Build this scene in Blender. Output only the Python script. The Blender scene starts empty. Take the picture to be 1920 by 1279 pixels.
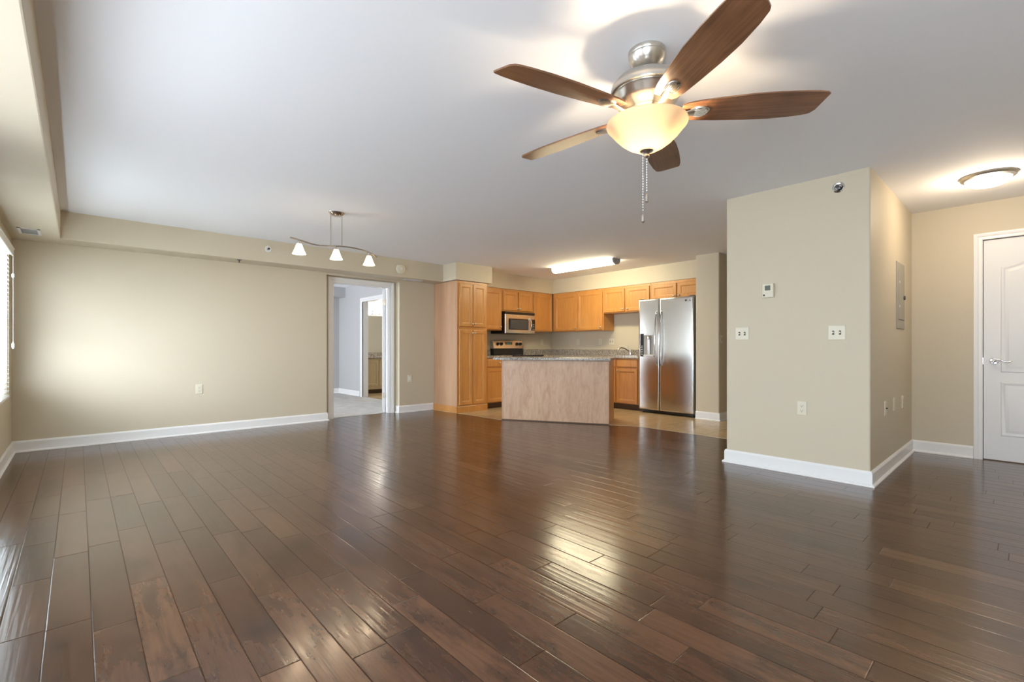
import bpy, bmesh, math, random
from mathutils import Vector, Matrix
random.seed(4)
PI = math.pi
S = bpy.context.scene
C = S.collection

# ------------------------------------------------------------------ camera
cd = bpy.data.cameras.new('camera'); cam = bpy.data.objects.new('camera', cd); C.objects.link(cam)
YAW = math.radians(47.51)
cam.location = (0, 0, 1.05)
cam.rotation_euler = (PI / 2, 0, YAW - PI / 2)
cd.sensor_width = 36.0; cd.sensor_fit = 'HORIZONTAL'
cd.lens = 36.0 * 888 / 1920
cd.shift_y = (652.4 - 639.5) / 1920
cd.clip_start = 0.02; cd.clip_end = 100
S.camera = cam
# ------------------------------------------------------------------ world and view
w = bpy.data.worlds.new('sky'); S.world = w; w.use_nodes = True
bgn = w.node_tree.nodes['Background']; bgn.inputs[0].default_value = (0.86, 0.93, 1.0, 1); bgn.inputs[1].default_value = 3.5
S.cycles.diffuse_bounces = 8; S.cycles.max_bounces = 14
S.view_settings.view_transform = 'Standard'; S.view_settings.look = 'None'
S.view_settings.exposure = 0.74; S.view_settings.gamma = 1.0; S.view_settings.use_curve_mapping = False

def area(name, loc, rot, sx, sy, power, col):
    l = bpy.data.lights.new(name, 'AREA'); l.shape = 'RECTANGLE'; l.size = sx; l.size_y = sy
    l.energy = power; l.color = col
    o = bpy.data.objects.new(name, l); C.objects.link(o); o.location = loc; o.rotation_euler = rot
    return o
DAY = (0.76, 0.885, 1.0)
# daylight just outside each window (rot: shines towards +X)
area('daylight_a', (-1.0, 4.95, 1.10), (0, -PI / 2 - math.radians(48), 0), 1.5, 1.8, 185, DAY)
area('daylight_b', (-0.95, 2.30, 1.45), (0, -PI / 2 + math.radians(36), 0), 1.5, 2.2, 20, DAY)
area('daylight_c', (-0.95, -0.50, 1.45), (0, -PI / 2 + math.radians(20), 0), 1.5, 1.6, 80, DAY)
area('daylight_d', (-0.80, 9.20, 1.30), (0, -PI / 2, 0), 1.5, 1.8, 85, (0.93, 0.965, 1.0))

# ------------------------------------------------------------------ materials
def newmat(name):
    m = bpy.data.materials.new(name); m.use_nodes = True
    return m, m.node_tree, m.node_tree.nodes['Principled BSDF']
def mat(name, col, rough=0.5, metal=0.0, coat=0.0, spec=0.5):
    m, t, b = newmat(name)
    b.inputs['Base Color'].default_value = (*col, 1); b.inputs['Roughness'].default_value = rough
    b.inputs['Metallic'].default_value = metal; b.inputs['Coat Weight'].default_value = coat
    b.inputs['Specular IOR Level'].default_value = spec
    return m
def emit(name, col, strength):
    m = bpy.data.materials.new(name); m.use_nodes = True; t = m.node_tree; t.nodes.clear()
    e = t.nodes.new('ShaderNodeEmission'); e.inputs[0].default_value = (*col, 1); e.inputs[1].default_value = strength
    o = t.nodes.new('ShaderNodeOutputMaterial'); t.links.new(e.outputs[0], o.inputs[0]); return m
class NT:
    def __init__(s, t): s.t = t
    def n(s, typ, **kw):
        x = s.t.nodes.new(typ)
        for k, v in kw.items(): setattr(x, k, v)
        return x
    def l(s, a, b): s.t.links.new(a, b)
    def m(s, op, a, b=None, c=None):
        x = s.t.nodes.new('ShaderNodeMath'); x.operation = op
        for i, v in enumerate((a, b, c)):
            if v is None: continue
            if isinstance(v, (int, float)): x.inputs[i].default_value = v
            else: s.t.links.new(v, x.inputs[i])
        return x.outputs[0]
    def noise(s, vec, scale, detail=3, rough=0.5, dist=0.0):
        x = s.t.nodes.new('ShaderNodeTexNoise'); x.inputs['Scale'].default_value = scale
        x.inputs['Detail'].default_value = detail; x.inputs['Roughness'].default_value = rough
        x.inputs['Distortion'].default_value = dist; s.t.links.new(vec, x.inputs['Vector']); return x.outputs[0]
    def vmap(s, vec, scale=(1, 1, 1), loc=(0, 0, 0)):
        x = s.t.nodes.new('ShaderNodeMapping'); x.inputs['Scale'].default_value = scale; x.inputs['Location'].default_value = loc
        s.t.links.new(vec, x.inputs['Vector']); return x.outputs[0]
    def ramp(s, fac, stops):
        x = s.t.nodes.new('ShaderNodeValToRGB'); e = x.color_ramp.elements
        while len(e) > 1: e.remove(e[-1])
        e[0].position = stops[0][0]; e[0].color = (*stops[0][1], 1)
        for p, c in stops[1:]:
            k = e.new(p); k.color = (*c, 1)
        s.t.links.new(fac, x.inputs[0]); return x.outputs[0]
    def mix(s, fac, a, b, mode='MIX'):
        x = s.t.nodes.new('ShaderNodeMix'); x.data_type = 'RGBA'; x.blend_type = mode
        for i, v in ((0, fac), (6, a), (7, b)):
            if isinstance(v, (int, float)): x.inputs[i].default_value = v
            elif isinstance(v, tuple): x.inputs[i].default_value = (*v, 1)
            else: s.t.links.new(v, x.inputs[i])
        return x.outputs[2]
def coords(t, which='Object'):
    x = t.nodes.new('ShaderNodeTexCoord'); return x.outputs[which]

def paint(name, col, rough=0.6, spec=0.3):
    m, t, b = newmat(name); N = NT(t); v = coords(t)
    b.inputs['Base Color'].default_value = (*col, 1); b.inputs['Roughness'].default_value = rough
    b.inputs['Specular IOR Level'].default_value = spec
    h = N.noise(v, 260, 2, 0.6)
    bp = N.n('ShaderNodeBump'); bp.inputs['Strength'].default_value = 0.06; bp.inputs['Distance'].default_value = 0.002
    N.l(h, bp.inputs['Height']); N.l(bp.outputs[0], b.inputs['Normal'])
    return m

def wood(name, c1, c2, grain=(22, 22, 1.6), rough=0.38, figure=0.0, coat=0.15):
    m, t, b = newmat(name); N = NT(t); v = coords(t)
    g = N.noise(N.vmap(v, grain), 2.2, 6, 0.6, 0.6)
    big = N.noise(N.vmap(v, (3.0, 3.0, 0.9)), 1.3, 3, 0.5)
    f = N.m('ADD', N.m('MULTIPLY', g, 0.65), N.m('MULTIPLY', big, 0.45))
    col = N.ramp(f, [(0.32, c2), (0.72, c1)])
    if figure:
        fg = N.noise(N.vmap(v, (7.5, 7.5, 2.6)), 1.6, 4, 0.62, 1.2)
        dark = N.ramp(fg, [(0.45, (1, 1, 1)), (0.70, (0.80, 0.71, 0.66))])
        col = N.mix(figure, col, dark, 'MULTIPLY')
    N.l(col, b.inputs['Base Color']); b.inputs['Roughness'].default_value = rough
    b.inputs['Coat Weight'].default_value = coat; b.inputs['Coat Roughness'].default_value = 0.25
    return m

def floor_wood():
    m, t, b = newmat('dark_plank_wood'); N = NT(t); v = coords(t)
    sp = N.n('ShaderNodeSeparateXYZ'); N.l(v, sp.inputs[0]); X, Y = sp.outputs[0], sp.outputs[1]
    u = N.m('DIVIDE', N.m('ADD', X, 5 * 0.1287 - 0.0385 + 0.1287), 0.1287)
    row = N.m('FLOOR', u); fu = N.m('FRACT', u)
    wn = N.n('ShaderNodeTexWhiteNoise', noise_dimensions='1D'); N.l(row, wn.inputs['W'])
    wn2 = N.n('ShaderNodeTexWhiteNoise', noise_dimensions='1D'); N.l(N.m('ADD', row, 37.3), wn2.inputs['W'])
    L = N.m('ADD', N.m('MULTIPLY', wn.outputs[0], 0.5), 0.55)
    q = N.m('DIVIDE', N.m('ADD', N.m('ADD', Y, 20.0), N.m('MULTIPLY', wn2.outputs[0], 3.0)), L)
    col = N.m('FLOOR', q); fq = N.m('FRACT', q)
    cv = N.n('ShaderNodeCombineXYZ'); N.l(row, cv.inputs[0]); N.l(col, cv.inputs[1])
    idn = N.n('ShaderNodeTexWhiteNoise', noise_dimensions='3D'); N.l(cv.outputs[0], idn.inputs['Vector'])
    rid = idn.outputs[0]
    # distance to the plank edges in metres
    du = N.m('MULTIPLY', N.m('MINIMUM', fu, N.m('SUBTRACT', 1.0, fu)), 0.1287)
    dq = N.m('MULTIPLY', N.m('MINIMUM', fq, N.m('SUBTRACT', 1.0, fq)), L)
    d = N.m('MINIMUM', du, dq)
    groove = N.m('SMOOTH_MIN', N.m('DIVIDE', d, 0.0035), 1.0, 0.3)
    # plank shifted coords
    off = N.n('ShaderNodeVectorMath', operation='MULTIPLY_ADD')
    N.l(idn.outputs[1], off.inputs[0]); off.inputs[1].default_value = (9, 9, 9); N.l(v, off.inputs[2]); pv = off.outputs[0]
    grain = N.noise(N.vmap(pv, (30, 2.2, 1)), 1.4, 6, 0.6, 0.8)
    tone = N.ramp(rid, [(0.0, (0.066, 0.0285, 0.0140)), (0.4, (0.088, 0.039, 0.0195)), (0.75, (0.112, 0.051, 0.0260)), (1.0, (0.135, 0.064, 0.033))])
    gr = N.ramp(grain, [(0.28, (0.60, 0.58, 0.57)), (0.50, (0.95, 0.94, 0.93)), (0.70, (1.15, 1.13, 1.10))])
    c = N.mix(0.85, tone, gr, 'MULTIPLY')
    blot = N.noise(N.vmap(pv, (8, 3.2, 1)), 1.3, 5, 0.62)
    bl = N.ramp(blot, [(0.30, (0.40, 0.40, 0.42)), (0.50, (1, 1, 1))])
    c = N.mix(0.9, c, bl, 'MULTIPLY')
    ed = N.ramp(N.m('DIVIDE', d, 0.0038), [(0.0, (0.18, 0.16, 0.15)), (0.6, (1, 1, 1))])
    c = N.mix(1.0, c, ed, 'MULTIPLY')
    N.l(c, b.inputs['Base Color'])
    r = N.m('ADD', N.m('MULTIPLY', grain, 0.08), 0.17)
    N.l(r, b.inputs['Roughness'])
    gm = N.m('MINIMUM', N.m('ADD', N.m('DIVIDE', d, 0.0038), 0.12), 1.0)
    N.l(N.m('MULTIPLY', gm, 0.55), b.inputs['Specular IOR Level']); N.l(N.m('MULTIPLY', N.m('POWER', gm, 3.0), 0.15), b.inputs['Coat Weight']); b.inputs['Coat Roughness'].default_value = 0.12
    # scraped waves running along the plank, chatter marks, soft undulation
    wv = N.noise(N.vmap(pv, (46, 1.1, 1)), 1.0, 2, 0.45, 0.4)
    uneven = N.noise(N.vmap(pv, (5, 1.8, 1)), 1.5, 2, 0.5)
    amt = N.m('ADD', N.m('MULTIPLY', N.m('FRACT', N.m('MULTIPLY', rid, 7.13)), 0.9), 0.25)
    fine = N.noise(N.vmap(pv, (18, 14, 1)), 1.8, 4, 0.6)
    hgt = N.m('ADD', N.m('MULTIPLY', N.m('MULTIPLY', wv, amt), 0.0015), N.m('MULTIPLY', uneven, 0.0014))
    hgt = N.m('ADD', hgt, N.m('MULTIPLY', fine, 0.0002))
    hgt = N.m('ADD', hgt, N.m('MULTIPLY', groove, 0.0007))
    bp = N.n('ShaderNodeBump'); bp.inputs['Strength'].default_value = 0.8; bp.inputs['Distance'].default_value = 1.0
    N.l(hgt, bp.inputs['Height']); N.l(bp.outputs[0], b.inputs['Normal']); N.l(bp.outputs[0], b.inputs['Coat Normal'])
    return m

def granite():
    m, t, b = newmat('speckled_granite'); N = NT(t); v = coords(t)
    n1 = N.noise(v, 95, 3, 0.7); n2 = N.noise(v, 45, 3, 0.6)
    vo = N.n('ShaderNodeTexVoronoi'); vo.inputs['Scale'].default_value = 120; N.l(v, vo.inputs['Vector'])
    c = N.ramp(n1, [(0.36, (0.035, 0.034, 0.035)), (0.44, (0.24, 0.215, 0.19)), (0.54, (0.50, 0.46, 0.41)), (0.66, (0.74, 0.71, 0.66))])
    c2 = N.ramp(n2, [(0.40, (0.55, 0.50, 0.46)), (0.6, (1.0, 0.98, 0.95))])
    N.l(N.mix(0.8, c, c2, 'MULTIPLY'), b.inputs['Base Color'])
    b.inputs['Roughness'].default_value = 0.18; return m

def tile():
    m, t, b = newmat('beige_floor_tile'); N = NT(t); v = coords(t)
    br = N.n('ShaderNodeTexBrick'); br.offset = 0.0; br.inputs['Scale'].default_value = 1.0
    br.inputs['Brick Width'].default_value = 0.33; br.inputs['Row Height'].default_value = 0.33
    br.inputs['Mortar Size'].default_value = 0.004
    br.inputs['Color1'].default_value = (0.52, 0.38, 0.22, 1); br.inputs['Color2'].default_value = (0.56, 0.42, 0.25, 1)
    br.inputs['Mortar'].default_value = (0.34, 0.25, 0.16, 1); N.l(v, br.inputs['Vector'])
    n = N.noise(v, 6, 4, 0.6); mo = N.ramp(n, [(0.3, (0.84, 0.82, 0.8)), (0.7, (1.05, 1.04, 1.02))])
    N.l(N.mix(1.0, br.outputs[0], mo, 'MULTIPLY'), b.inputs['Base Color']); b.inputs['Roughness'].default_value = 0.22
    return m

def carpet():
    m, t, b = newmat('grey_carpet'); N = NT(t); v = coords(t)
    n = N.noise(v, 220, 3, 0.7); n2 = N.noise(v, 5, 3, 0.6)
    c = N.ramp(N.m('ADD', N.m('MULTIPLY', n, 0.5), N.m('MULTIPLY', n2, 0.5)), [(0.35, (0.42, 0.40, 0.37)), (0.65, (0.64, 0.62, 0.59))])
    N.l(c, b.inputs['Base Color']); b.inputs['Roughness'].default_value = 1.0
    bp = N.n('ShaderNodeBump'); bp.inputs['Strength'].default_value = 0.5; bp.inputs['Distance'].default_value = 0.01
    N.l(n, bp.inputs['Height']); N.l(bp.outputs[0], b.inputs['Normal']); return m

def brushed(name, col, rough, axis=(1, 1, 60), aniso=0.0):
    m, t, b = newmat(name); N = NT(t); v = coords(t)
    n = N.noise(N.vmap(v, axis), 8, 3, 0.6)
    b.inputs['Base Color'].default_value = (*col, 1); b.inputs['Metallic'].default_value = 1.0
    N.l(N.m('ADD', N.m('MULTIPLY', n, 0.10), rough - 0.05), b.inputs['Roughness'])
    b.inputs['Anisotropic'].default_value = aniso
    return m

M = {}
M['wall'] = paint('beige_wall_paint', (0.60, 0.532, 0.408), 0.5)
M['ceil'] = paint('ceiling_white', (0.89, 0.905, 0.94), 0.8, 0.2)
M['trimw'] = mat('white_gloss_trim', (0.82, 0.82, 0.82), 0.30)
M['doorw'] = mat('white_door_paint', (0.76, 0.765, 0.77), 0.38)
M['bedwall'] = paint('grey_bedroom_paint', (0.50, 0.50, 0.51), 0.6)
M['bathwall'] = paint('cream_bathroom_paint', (0.74, 0.72, 0.64), 0.6)
M['floor'] = floor_wood(); M['tile'] = tile(); M['carpet'] = carpet(); M['granite'] = granite()
M['maple'] = wood('honey_maple', (0.62, 0.295, 0.078), (0.45, 0.185, 0.045))
M['mapleside'] = wood('pale_maple_veneer', (0.56, 0.345, 0.21), (0.43, 0.245, 0.14), grain=(30, 30, 1.2), rough=0.42)
M['birch'] = wood('figured_maple_panel', (0.64, 0.43, 0.285), (0.50, 0.31, 0.195), grain=(16, 16, 2.0), rough=0.42, figure=0.85)
M['vanity'] = wood('vanity_wood', (0.60, 0.50, 0.32), (0.52, 0.42, 0.26))
M['blade'] = wood('walnut_blade', (0.27, 0.125, 0.060), (0.085, 0.036, 0.018), grain=(1.4, 34, 34), rough=0.30, coat=0.4)
M['steel'] = brushed('stainless_steel', (0.62, 0.62, 0.61), 0.24, (60, 60, 1))
M['nickel'] = mat('brushed_nickel', (0.60, 0.57, 0.52), 0.30, 1.0)
M['chrome'] = mat('chrome', (0.75, 0.75, 0.75), 0.12, 1.0)
M['black'] = mat('black_plastic', (0.012, 0.012, 0.013), 0.3)
M['blackgl'] = mat('black_glass', (0.01, 0.011, 0.014), 0.06, spec=0.6)
M['dgrey'] = mat('dark_grey_metal', (0.06, 0.06, 0.065), 0.45)
M['grille'] = mat('grey_plastic', (0.30, 0.30, 0.30), 0.5)
M['plate'] = mat('ivory_plastic', (0.70, 0.655, 0.52), 0.35)
M['whitep'] = mat('white_plastic', (0.80, 0.79, 0.76), 0.4)
M['slot'] = mat('dark_slot', (0.05, 0.045, 0.04), 0.6)
M['panelp'] = mat('painted_steel_panel', (0.36, 0.335, 0.285), 0.5)
M['mirror'] = mat('mirror_silver', (0.85, 0.86, 0.87), 0.03, 1.0)
M['lcd'] = mat('lcd_green_grey', (0.10, 0.11, 0.08), 0.3)
M['led'] = emit('display_digits', (0.35, 0.8, 0.4), 0.18)
M['fluo'] = emit('fluorescent_lens', (1.0, 0.88, 0.58), 27.0)
M['flushglass'] = emit('lit_flush_glass', (1.0, 0.80, 0.55), 9.0)
M['bulb'] = emit('lit_bulb', (1.0, 0.80, 0.52), 12.0)
M['vbulb'] = emit('lit_vanity_globe', (1.0, 0.95, 0.86), 5.0)
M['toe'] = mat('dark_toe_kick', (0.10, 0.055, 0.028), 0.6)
def glow(name, col, trans, estr, ecol):
    m = bpy.data.materials.new(name); m.use_nodes = True; t = m.node_tree; t.nodes.clear(); N = NT(t)
    d = N.n('ShaderNodeBsdfTranslucent'); d.inputs[0].default_value = (*col, 1)
    g = N.n('ShaderNodeBsdfPrincipled'); g.inputs['Base Color'].default_value = (*col, 1); g.inputs['Roughness'].default_value = 0.3
    mx = N.n('ShaderNodeMixShader'); mx.inputs[0].default_value = trans; N.l(g.outputs[0], mx.inputs[1]); N.l(d.outputs[0], mx.inputs[2])
    g.inputs['Emission Color'].default_value = (*ecol, 1); g.inputs['Emission Strength'].default_value = estr
    o = N.n('ShaderNodeOutputMaterial'); N.l(mx.outputs[0], o.inputs[0]); return m
M['bowl'] = glow('alabaster_bowl_glass', (0.66, 0.56, 0.43), 0.6, 0.16, (1.0, 0.80, 0.55))
M['shade'] = glow('frosted_shade_glass', (0.95, 0.88, 0.75), 0.5, 2.2, (1.0, 0.84, 0.58))
M['slat'] = glow('white_blind_slat', (0.86, 0.86, 0.84), 0.30, 0.0, (1, 1, 1))
def glassmat():
    m = bpy.data.materials.new('window_glass'); m.use_nodes = True; t = m.node_tree; t.nodes.clear(); N = NT(t)
    a = N.n('ShaderNodeBsdfTransparent'); g = N.n('ShaderNodeBsdfGlossy'); g.inputs['Roughness'].default_value = 0.02
    mx = N.n('ShaderNodeMixShader'); mx.inputs[0].default_value = 0.06; N.l(a.outputs[0], mx.inputs[1]); N.l(g.outputs[0], mx.inputs[2])
    o = N.n('ShaderNodeOutputMaterial'); N.l(mx.outputs[0], o.inputs[0]); return m
M['glass'] = glassmat()

# ------------------------------------------------------------------ mesh helpers
def bm_new(): return bmesh.new()
def box(bm, x0, x1, y0, y1, z0, z1, bev=0.0, mtx=None):
    r = bmesh.ops.create_cube(bm, size=1.0)
    vs = r['verts']
    for v in vs:
        v.co = Vector(((x0 + x1) / 2 + v.co.x * (x1 - x0), (y0 + y1) / 2 + v.co.y * (y1 - y0), (z0 + z1) / 2 + v.co.z * (z1 - z0)))
    if bev > 0:
        es = list({e for v in vs for e in v.link_edges})
        r2 = bmesh.ops.bevel(bm, geom=es, offset=bev, segments=2, affect='EDGES', profile=0.5)
        vs = list({v for f in r2['faces'] for v in f.verts} | {v for v in vs if v.is_valid})
    if mtx is not None:
        for v in vs: v.co = mtx @ v.co
    return vs
def lathe(bm, prof, seg=40, mtx=None, cap=True):
    rings = []
    for r, z in prof:
        ring = []
        for i in range(seg):
            a = 2 * PI * i / seg
            p = Vector((r * math.cos(a), r * math.sin(a), z))
            ring.append(bm.verts.new(mtx @ p if mtx else p))
        rings.append(ring)
    for a, b in zip(rings, rings[1:]):
        for i in range(seg):
            j = (i + 1) % seg; bm.faces.new((a[i], a[j], b[j], b[i]))
    if cap:
        bm.faces.new(rings[0]); bm.faces.new(rings[-1])
def tube(bm, pts, rad, seg=10):
    pts = [Vector(p) for p in pts]; rings = []; n = len(pts)
    up0 = Vector((0, 0, 1))
    for i, p in enumerate(pts):
        d = (pts[min(i + 1, n - 1)] - pts[max(i - 1, 0)]).normalized()
        up = up0 if abs(d.z) < 0.95 else Vector((1, 0, 0))
        s = d.cross(up).normalized(); u = s.cross(d).normalized()
        r = rad[i] if isinstance(rad, (list, tuple)) else rad
        if isinstance(r, tuple): ru, rs = r
        else: ru = rs = r
        rings.append([bm.verts.new(p + s * rs * math.cos(2 * PI * k / seg) + u * ru * math.sin(2 * PI * k / seg)) for k in range(seg)])
    for a, b in zip(rings, rings[1:]):
        for i in range(seg):
            j = (i + 1) % seg; bm.faces.new((a[i], a[j], b[j], b[i]))
    bm.faces.new(rings[0]); bm.faces.new(rings[-1])
def prism(bm, poly, z0, z1, mtx=None):
    a = [Vector((x, y, z0)) for x, y in poly]; b = [Vector((x, y, z1)) for x, y in poly]
    if mtx: a = [mtx @ p for p in a]; b = [mtx @ p for p in b]
    a = [bm.verts.new(p) for p in a]; b = [bm.verts.new(p) for p in b]; n = len(poly)
    bm.faces.new(a[::-1]); bm.faces.new(b)
    for i in range(n): bm.faces.new((a[i], a[(i + 1) % n], b[(i + 1) % n], b[i]))
def offset_poly(poly, d):
    n = len(poly); out = []
    for i in range(n):
        p0, p1, p2 = (Vector(poly[i - 1]), Vector(poly[i]), Vector(poly[(i + 1) % n]))
        a = (p1 - p0).normalized(); b = (p2 - p1).normalized()
        na = Vector((-a.y, a.x)); nb = Vector((-b.y, b.x)); k = (na + nb); k = k / max(0.2, k.length_squared) * 2
        q = p1 + k * d; out.append((q.x, q.y))
    return out
def relief(bm, poly, prof, back):
    """poly: CCW (x,z) outline; prof: [(inset, y)], closed by a cap; body back at y=back."""
    rings = [[bm.verts.new((x, back, z)) for x, z in poly]]
    for ins, y in prof:
        rings.append([bm.verts.new((x, y, z)) for x, z in offset_poly(poly, ins)])
    for a, b in zip(rings, rings[1:]):
        n = len(a)
        for i in range(n):
            j = (i + 1) % n; bm.faces.new((a[i], a[j], b[j], b[i]))
    bm.faces.new(rings[-1]); bm.faces.new(rings[0][::-1])
def rect(x0, x1, z0, z1): return [(x0, z0), (x1, z0), (x1, z1), (x0, z1)]
def sweep(bm, path, prof):
    """profile [(offset to the left of the path, z)] swept with mitres along a floor path"""
    P = [Vector(p) for p in path]; n = len(P); rings = []
    for i, p in enumerate(P):
        ds = []
        if i > 0: ds.append((P[i] - P[i - 1]).normalized())
        if i < n - 1: ds.append((P[i + 1] - P[i]).normalized())
        ns = [Vector((-d.y, d.x)) for d in ds]; k = sum(ns, Vector((0, 0)))
        k = k / k.length_squared * len(ns)
        rings.append([bm.verts.new((p.x + k.x * o, p.y + k.y * o, z)) for o, z in prof])
    m = len(prof)
    for a, b in zip(rings, rings[1:]):
        for i in range(m):
            j = (i + 1) % m; bm.faces.new((a[i], a[j], b[j], b[i]))
    bm.faces.new(rings[0]); bm.faces.new(rings[-1])
def obj(name, bm, m, parent=None, smooth=False, label=None):
    bmesh.ops.recalc_face_normals(bm, faces=bm.faces[:])
    me = bpy.data.meshes.new(name); bm.to_mesh(me); bm.free()
    if m: me.materials.append(M[m] if isinstance(m, str) else m)
    o = bpy.data.objects.new(name, me); C.objects.link(o)
    if parent: o.parent = parent
    if smooth:
        for p in me.polygons: p.use_smooth = True
        try: me.set_sharp_from_angle(angle=math.radians(38))
        except Exception: pass
    if label: o['label'] = label
    return o
def thing(name, label, cat, loc=(0, 0, 0), rz=0.0, group=None, rot=None):
    o = bpy.data.objects.new(name, None); o.empty_display_size = 0.1; C.objects.link(o)
    o.location = loc; o.rotation_euler = rot if rot else (0, 0, rz)
    o['label'] = label; o['category'] = cat
    if group: o['group'] = group
    return o
def tag(o, label, cat, group=None):
    o['label'] = label; o['category'] = cat
    if group: o['group'] = group
    return o
def struct(name, bm, m, parent=None, label=None):
    o = obj(name, bm, m, parent)
    if parent is None: o['kind'] = 'structure'
    if label: o['label'] = label
    return o
def part_box(name, m, parent, *a, bev=0.0, smooth=False, label=None):
    bm = bm_new(); box(bm, *a, bev=bev); return obj(name, bm, m, parent, smooth, label)
def boxes(name, m, lst, parent=None, label=None):
    bm = bm_new()
    for b in lst: box(bm, *b)
    return struct(name, bm, m, parent, label)

# ------------------------------------------------------------------ the setting
H = 2.42; SB = 2.14
XW = -0.49; YL = 6.86; YB = -1.60; XE = 6.28
boxes('floor', 'floor', [(-0.75, 9.0, -1.75, 7.02, -0.06, 0.0)])
bm = bm_new()
prism(bm, [(4.40, 6.90), (4.52, 5.90), (4.535, 5.27), (5.345, 3.84), (5.52, 3.50), (5.52, 1.87), (9.0, 1.87), (9.0, 6.90)], -0.01, 0.003)
struct('floor_kitchen', bm, 'tile', label='beige tiled kitchen floor behind the island')
boxes('floor_bedroom', 'carpet', [(-0.75, 4.52, 7.02, 11.0, -0.06, 0.004)], label='pale grey bedroom carpet')
boxes('floor_bathroom', 'tile', [(4.52, 7.5, 7.1, 11.0, -0.06, 0.0)])
bm = bm_new(); box(bm, -0.75, 9.1, -1.75, 11.0, H, H + 0.1); struct('ceiling', bm, 'ceil')
# window wall with three openings (only the far one is in the picture)
WINS = [(4.55, 6.47), (1.20, 3.40), (-1.30, 0.30)]
WZ0, WZ1 = 0.56, 1.99
lst = [(XW - 0.16, XW, YB - 0.15, 7.02, 0, WZ0), (XW - 0.16, XW, YB - 0.15, 7.02, WZ1, H)]
ys = [YB - 0.15, -1.30, 0.30, 1.20, 3.40, 4.55, 6.47, 7.02]
for k in range(0, 8, 2): lst.append((XW - 0.16, XW, ys[k], ys[k + 1], WZ0, WZ1))
boxes('wall_left', 'wall', lst)
# long wall with the recessed bedroom doorway
RX0, RX1, RZ = 2.65, 3.82, 2.112
DX0, DX1, DZ = 2.795, 3.69, 2.015
boxes('wall_back', 'wall', [
    (XW - 0.16, RX0, YL, 6.975, 0, H), (RX1, 7.6, YL, 6.975, 0, H), (RX0, RX1, YL, 6.975, RZ, H),
    (XW - 0.16, DX0 - 0.02, 6.975, 7.06, 0, H), (DX1 + 0.02, 7.6, 6.975, 7.06, 0, H), (DX0 - 0.02, DX1 + 0.02, 6.975, 7.06, DZ + 0.02, H)])
boxes('wall_front', 'wall', [(XW - 0.16, 7.0, YB - 0.15, YB, 0, H)])
EY0, EY1, EZ = -0.57, 0.295, 2.065
boxes('wall_right', 'wall', [(XE, XE + 0.14, EY1 + 0.01, 0.81, 0, H), (XE, XE + 0.14, YB - 0.15, EY0 - 0.01, 0, H), (XE, XE + 0.14, EY0 - 0.01, EY1 + 0.01, EZ + 0.01, H), (XE + 0.10, XE + 0.14, EY0 - 0.01, EY1 + 0.01, 0, EZ + 0.01)])
bm = bm_new(); vs = box(bm, 4.42, 7.0, 0.81, 1.89, 0, H)
es = [e for e in bm.edges if abs(e.verts[0].co.z - e.verts[1].co.z) > 1 and e.verts[0].co.x < 5]
bmesh.ops.bevel(bm, geom=es, offset=0.012, segments=3, affect='EDGES', profile=0.5)
struct('wall_partition', bm, 'wall', label='beige closet block standing out between living room and entry')
bm = bm_new(); box(bm, 6.77, 9.1, 3.0, 3.345, 0, H)
es = [e for e in bm.edges if abs(e.verts[0].co.z - e.verts[1].co.z) > 1 and e.verts[0].co.x < 7 and e.verts[0].co.y < 3.1]
bmesh.ops.bevel(bm, geom=es, offset=0.015, segments=3, affect='EDGES', profile=0.5)
struct('wall_stub', bm, 'wall', label='short beige wall beside the refrigerator')
boxes('wall_kitchen', 'wall', [(7.41, 7.6, 3.3, 7.06, 0, H)])
boxes('wall_hall', 'wall', [(8.95, 9.1, 1.8, 3.1, 0, H), (7.0, 9.1, 1.75, 1.89, 0, H)])
# soffits
bm = bm_new(); box(bm, XW - 0.02, -0.13, YB - 0.02, YL + 0.02, SB, H + 0.01, bev=0.008); struct('trim_1', bm, 'wall', label='beige soffit above the window')
bm = bm_new(); box(bm, -0.14, 4.47, 6.53, YL + 0.02, SB, H + 0.01, bev=0.008); struct('trim_2', bm, 'wall', label='long beige soffit above the bedroom doorway')
bm = bm_new(); box(bm, 4.44, 5.19, 6.165, 6.9, SB + 0.003, H + 0.01); struct('trim_3', bm, 'wall', label='beige soffit box above the pantry cabinet')
boxes('trim_4', 'wall', [(5.15, 7.45, 6.505, 6.9, SB, H + 0.01), (7.075, 7.45, 3.33, 6.6, SB, H + 0.01)], label='beige soffit above the wall cabinets')
# baseboards
BP = [(0, 0), (0.030, 0), (0.030, 0.008), (0.024, 0.016), (0.0145, 0.018), (0.0145, 0.098), (0.010, 0.108), (0.006, 0.115), (0, 0.115)]
def baseboard(name, path):
    bm = bm_new(); sweep(bm, path, BP); return struct(name, bm, 'trimw')
baseboard('baseboard_left', [(RX0, 6.95), (RX0, YL), (XW, YL), (XW, YB), (XE, YB), (XE, EY0 - 0.075)])
baseboard('baseboard_back', [(4.455, YL), (RX1, YL), (RX1, 6.955)])
baseboard('baseboard_right', [(XE, EY1 + 0.063), (XE, 0.81), (4.42, 0.81), (4.42, 1.89), (8.95, 1.89)])
baseboard('baseboard_hall', [(8.95, 3.0), (6.77, 3.0), (6.77, 3.345)])
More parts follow.
